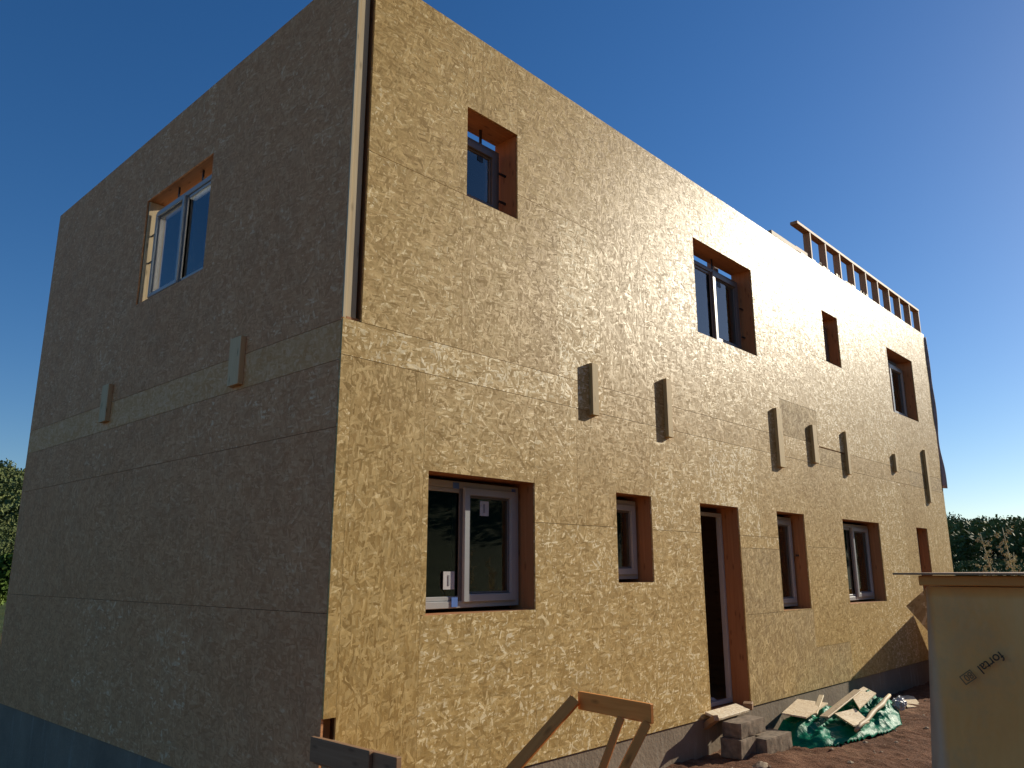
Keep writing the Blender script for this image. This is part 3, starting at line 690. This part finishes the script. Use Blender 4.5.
# stones and clods at the front of the yard
def rock(name, loc, s, mat, seed):
    bm = bmesh.new(); bmesh.ops.create_icosphere(bm, subdivisions=3, radius=1)
    for v in bm.verts:
        d = v.co.copy(); k = 1+.35*noise.noise(d*1.2+Vector((seed, 0, 0)))+.16*noise.noise(d*3.5+Vector((0, seed, 0)))
        v.co = Vector((d.x*s[0]*k, d.y*s[1]*k, d.z*s[2]*k))
    me = bpy.data.meshes.new(name); bm.to_mesh(me); bm.free(); o = link(name, me, mat); o.location = loc; return o
RG = 'stones and clods lying on the soil'
tag(rock('stone', (4.72, -.63, -.42), (.17, .12, .10), 'rubble', 1), 'pale rough stone in front of the concrete block pile', 'stone', RG)
tag(rock('stone', (4.48, -.50, -.43), (.12, .10, .06), 'brick', 5), 'small reddish clod left of the pale rough stone by the blocks', 'stone', RG)
tag(rock('stone', (4.55, -.28, -.43), (.10, .09, .05), 'brick', 9), 'reddish clod lying against the foundation left of the blocks', 'stone', RG)
tag(rock('brick_fragment', (6.05, -.86, -.40), (.16, .06, .035), 'brick', 3), 'flat reddish brick fragment in front of the tarp left end', 'brick', RG)
rs = []
for k in range(90):
    x = 4.2+random.random()*7; y = -.5-random.random()*1.5; r = .012+random.random()**2*.03
    rs.append((x, y, r))
pv, pf = [], []
for (x, y, r) in rs:
    b0 = len(pv); bm = bmesh.new(); bmesh.ops.create_icosphere(bm, subdivisions=1, radius=r)
    for v in bm.verts: pv.append((x+v.co.x*(1+random.random()*.5), y+v.co.y, ground_z(x, y)+v.co.z*.7))
    for f in bm.faces: pf.append([b0+v.index for v in f.verts])
    bm.free()
o = pydata('pebbles', pv, pf, 'rubble'); tag(o, 'scattered pebbles and crumbs over the reddish soil', 'pebbles', None, 'stuff')

# ---------------------------------------------------------------- timber trestle in the foreground
tr = empty('timber_trestle', (.9, -1.7, ground_z(.9, -1.7)))
tag(tr, 'open brown timber trestle with slanting legs standing in front of the house wall', 'trestle')
def tchild(o, par):
    o.parent = par; o.matrix_parent_inverse = Matrix.Translation(par.location).inverted(); return o
tchild(beam('top_rail', (.943, -1.37, .755), (.838, -1.975, .755), .028, .105, 'orange'), tr)
tchild(beam('leg', (.90, -1.375, .765), (-.44, -.45, -.80), .04, .07, 'orange', up=Vector((.3, .3, 1))), tr)
tchild(beam('leg', (.845, -1.93, .70), (-.05, -1.47, -.78), .09, .05, 'orange', up=Vector((1, -1, .4))), tr)
tchild(beam('leg', (.862, -1.74, .70), (.03, -1.53, -.78), .09, .045, 'orange', up=Vector((1, -1, .4))), tr)

# planks fixed at the near corner
pk = empty('plank_rail', (-.12, -.3, .45))
tag(pk, 'short plank rail with a sunlit top edge at the near bottom corner of the house', 'plank')
tchild(box('plank', (-.100, -.63, .37), (-.072, -.02, .515), 'brown'), pk)
tchild(box('plank', (-.070, -.845, .35), (-.030, -.02, .505), 'brown'), pk)
tchild(box('post', (-.028, -.12, -.75), (.05, -.05, .48), 'weather'), pk)

# ---------------------------------------------------------------- wrapped stack on the right
st = empty('wrapped_stack', (.4, -4.4, ground_z(.4, -4.4)))
tag(st, 'tall stack wrapped in yellowish film with timber and a thin board on top', 'stack')
vs_, fs_ = [], []
ny2, nz2 = 60, 60
def sx_(y, z): return -.1+.014*noise.noise(Vector((y*3, z*1.6, 0)))+.006*noise.noise(Vector((y*12+z*2.5, z*1.5, 3)))+.002*noise.noise(Vector((y*34+z*6, z*6, 5)))
y0s, y1s, z0s, z1s = -3.755, -5.35, -.75, 1.485
cols = []
for i in range(ny2+1):
    y = y0s+(y1s-y0s)*i/ny2
    for j in range(nz2+1):
        z = z0s+(z1s-z0s)*j/nz2
        yy = y+.085*(1-i/ny2)*(z1s-z)
        vs_.append((sx_(y, z), yy, z))
for i in range(ny2):
    for j in range(nz2): a = i*(nz2+1)+j; fs_.append((a, a+1, a+nz2+2, a+nz2+1))
# the other faces
bl = len(vs_)
vs_ += [(1.4, y0s, z0s), (1.4, y0s, z1s), (1.4, y1s, z0s), (1.4, y1s, z1s)]
left = [j for j in range(nz2+1)]; right = [ny2*(nz2+1)+j for j in range(nz2+1)]; topl = [i*(nz2+1)+nz2 for i in range(ny2+1)]
fs_.append(left+[bl+1, bl]); fs_.append(right[::-1]+[bl+2, bl+3]); fs_.append(topl+[bl+3, bl+1]); fs_.append([bl, bl+1, bl+3, bl+2])
wrap = pydata('film_wrap', vs_, fs_, 'film', None, smooth=False)
for p in wrap.data.polygons: p.use_smooth = len(p.vertices) == 4 and p.index < ny2*nz2
tchild(wrap, st)
tchild(box('timber', (-.112, -5.35, 1.488), (-.02, -3.735, 1.522), 'orange'), st)
tchild(box('top_board', (-.14, -5.4, 1.5245), (.9, -3.66, 1.531), 'brown', None, .001), st)
# printed text on the film
def text_mesh(name, body, size, mat, parent, origin, xa, ya, bold=0.0):
    cu = bpy.data.curves.new(name+'_c', 'FONT'); cu.body = body; cu.size = size; cu.offset = bold*.2; cu.extrude = .0006; cu.fill_mode = 'BOTH'
    cu.align_x = 'LEFT'; to = bpy.data.objects.new(name+'_c', cu); COL.objects.link(to)
    bpy.context.view_layer.update()
    me = bpy.data.meshes.new_from_object(to.evaluated_get(bpy.context.evaluated_depsgraph_get())); bpy.data.objects.remove(to)
    na = xa.cross(ya); R = Matrix((xa, ya, na)).transposed().to_4x4(); me.transform(Matrix.Translation(origin) @ R); me.name = name
    me.materials.clear()
    return tchild(link(name, me, mat), parent)
xa = Vector((0, .80, -.60)).normalized(); ya = Vector((-1, 0, 0)).cross(xa)
tw = text_mesh('printed_word', 'fortal', .042, 'ink', st, Vector((-.117, -3.957, 1.285)), xa, ya, .0012)
org = Vector((-.117, -3.957, 1.285))+xa*.117
text_mesh('printed_number', '80', .030, 'ink_soft', st, org, xa, ya, .0008)
# box outline around the number
for (a, b, c, d) in ((-.004, .040, -.005, -.002), (-.004, .040, .023, .026), (-.004, -.001, -.002, .023), (.037, .040, -.002, .023)):
    q = [org+xa*s_+ya*t_ for s_, t_ in ((a, c), (b, c), (b, d), (a, d))]
    vsq = q+[p+Vector((-.0012, 0, 0)) for p in q]
    tchild(pydata('number_outline', vsq, [(0, 1, 2, 3), (7, 6, 5, 4), (0, 4, 5, 1), (1, 5, 6, 2), (2, 6, 7, 3), (3, 7, 4, 0)], 'ink_soft'), st)

# tilted board standing behind the stack by the wall (throws the peaked shadow)
bd = plate('leaning_board', [(13.03, -.30, 1.24), (11.64, -.72, 1.19), (11.55, -.80, -.50), (14.2, -.22, -.50)], .02, 'osb', 'large OSB sheet standing upright behind the wrapped stack near the house wall', 'board')
q0 = on(906, 606, 1.33); k = (q0-CAM).normalized()
pc = plate('board_corner', [tuple(CAM+(on(px, py, zz)-CAM).normalized()*5.2) for px, py, zz in ((906, 606, 1.3), (934, 581.5, 1.3), (965, 606, 1.3), (940, 645, 1.3))], .018, 'osb_dull', 'pointed OSB board corner sticking out to the left behind the top of the wrapped stack', 'board')

# ---------------------------------------------------------------- vegetation
def leaf_cloud(centres, radii, n, size, squash=.8, rng=np.random):
    """many small leaf faces spread through a set of clumps"""
    k = len(centres); idx = rng.choice(k, n, p=np.array(radii)**2/np.sum(np.array(radii)**2))
    d = rng.normal(size=(n, 3)); d /= np.linalg.norm(d, axis=1)[:, None]
    r = rng.random(n)**.35
    c = np.array(centres)[idx]+d*r[:, None]*np.array(radii)[idx][:, None]*np.array([1, 1, squash])
    a = rng.normal(size=(n, 3)); a /= np.linalg.norm(a, axis=1)[:, None]; b = np.cross(a, rng.normal(size=(n, 3))); b /= np.linalg.norm(b, axis=1)[:, None]
    s = size*(.6+.8*rng.random(n))[:, None]
    return np.stack([c-a*s-b*s*.5, c+a*s-b*s*.5, c+a*s+b*s*.5, c-a*s+b*s*.5], 1).reshape(-1, 3)
def quads(name, V, mat, parent=None):
    me = bpy.data.meshes.new(name); n = len(V)//4
    me.vertices.add(len(V)); me.vertices.foreach_set('co', V.astype(np.float32).ravel())
    me.loops.add(len(V)); me.loops.foreach_set('vertex_index', np.arange(len(V), dtype=np.int32))
    me.polygons.add(n); me.polygons.foreach_set('loop_start', np.arange(0, len(V), 4, dtype=np.int32)); me.polygons.foreach_set('loop_total', np.full(n, 4, np.int32))
    me.update(calc_edges=True)
    return link(name, me, mat, parent)
rng = np.random.RandomState(3)
chunks = []
for (a0, a1, cnt, dn, df, rs0) in ((2, 26, 1100, 150, 395, 2.2), (62, 88, 1300, 150, 395, 2.2), (26, 62, 350, 150, 395, 2.2), (4, 24, 1000, 55, 150, .5), (62, 84, 500, 95, 150, 1.2), (-120, -12, 2600, 130, 390, 2.4)):  # last sector: woods added on the unseen slope, darkening fill and reflections
    for k in range(cnt):
        az = math.radians(a0+(a1-a0)*rng.rand()); d = math.sqrt(rng.rand()*(df**2-dn**2)+dn**2)
        x = CAM.x+d*math.cos(az); y = CAM.y+d*math.sin(az); z = ground_z(x, y)
        R = rs0*(1+rng.rand())*(1 if dn > 100 else .6+.5*d/150); hgt = R*(1.2+.6*rng.rand())
        cs = [(x+rng.normal()*R*.4, y+rng.normal()*R*.4, z+hgt*(.45+.6*rng.rand())) for _ in range(6)]
        chunks.append(leaf_cloud(cs, [R*(.4+.3*rng.rand()) for _ in cs], 190, .34 if dn > 100 else .15, .8, rng))
fo = quads('forest', np.concatenate(chunks), 'forest'); tag(fo, 'dark pine and scrub forest covering the hills beyond the building site and an added slope behind the camera', 'forest', None, 'stuff')

def tree(loc, H, R, n, label, seed):
    r_ = np.random.RandomState(seed); x, y, z = loc
    t = empty('tree', (x, y, z)); tag(t, label, 'tree', 'trees beyond the left end of the house')
    def w(o): return tchild(o, t)
    w(tube('trunk', [(x, y, z-.3), (x+.1, y, z+H*.25), (x, y+.1, z+H*.5), (x+.05, y, z+H*.8)], [.22, .17, .12, .05], 'bark'))
    for k in range(6):
        an = k*1.05+r_.rand(); h0 = z+H*(.25+.09*k)
        w(tube('limb', [(x, y, h0), (x+math.cos(an)*R*.35, y+math.sin(an)*R*.35, h0+H*.09), (x+math.cos(an)*R*.7, y+math.sin(an)*R*.7, h0+H*.22)], [.08, .05, .02], 'bark', seg=6))
    cs, rs_ = [], []
    for k in range(26):
        u = r_.rand(); a_ = r_.rand()*6.28; rad = R*math.sin(math.pi*(.12+.8*u))**.8*(.3+.6*r_.rand())
        cs.append((x+math.cos(a_)*rad, y+math.sin(a_)*rad, z+H*(.22+.75*u))); rs_.append(R*(.22+.2*r_.rand()))
    w(quads('crown', leaf_cloud(cs, rs_, n, .13, .8, r_), 'leaf'))
def pol(az, d): 
    a_ = math.radians(az); x = CAM.x+d*math.cos(a_); y = CAM.y+d*math.sin(a_); return (x, y, ground_z(x, y))
tree(pol(75.6, 62), 3.9, 1.9, 9000, 'light green leafy tree closest to the left edge of the house', 11)
tree(pol(73.2, 78), 4.4, 2.2, 8000, 'green leafy tree standing partly behind the left end of the house', 12)
tree(pol(76.9, 90), 5.6, 2.6, 9000, 'taller green tree behind the light green one at the far left edge', 13)

def weed(loc, H, seed, label):
    r_ = np.random.RandomState(seed); x, y, z = loc
    t = empty('dry_weed', (x, y, z)); tag(t, label, 'weed', 'tall dry weeds behind the wrapped stack')
    cen, rad = [], []
    for s_ in range(3):
        ax, ay = r_.normal()*.10, r_.normal()*.10; hh = H*(.75+.25*r_.rand())
        top = Vector((x+ax*3, y+ay*3, z+hh)); pts = [Vector((x+ax*.4, y+ay*.4, z-.05)).lerp(top, q)+Vector((.02*math.sin(q*7), .02*math.cos(q*5), 0)) for q in np.linspace(0, 1, 9)]
        tchild(tube('stem', pts, list(np.linspace(.011, .003, 9)), 'dry', seg=6), t)
        for k in range(26):
            q = .35+.65*k/26; p = pts[0].lerp(top, q); an = r_.rand()*6.28; L = (.26*(1-q)+.05)*(.6+.6*r_.rand())
            for m_ in range(8):
                e = p+Vector((math.cos(an), math.sin(an), .9))*L*m_/8; cen.append(tuple(e+Vector(r_.normal(size=3))*.012)); rad.append(.014)
    tchild(quads('seed_heads', leaf_cloud(cen, rad, 6500, .0055, 1, r_), 'dry'), t)
weed(pol(13.5, 9.0), 2.15, 1, 'tall dry weed, left one of those showing above the wrapped stack')
weed(pol(12.35, 8.4), 2.2, 2, 'tall dry weed between two others above the wrapped stack')
weed(pol(10.6, 7.8), 2.3, 4, 'tall dry weed nearest the right edge above the wrapped stack')
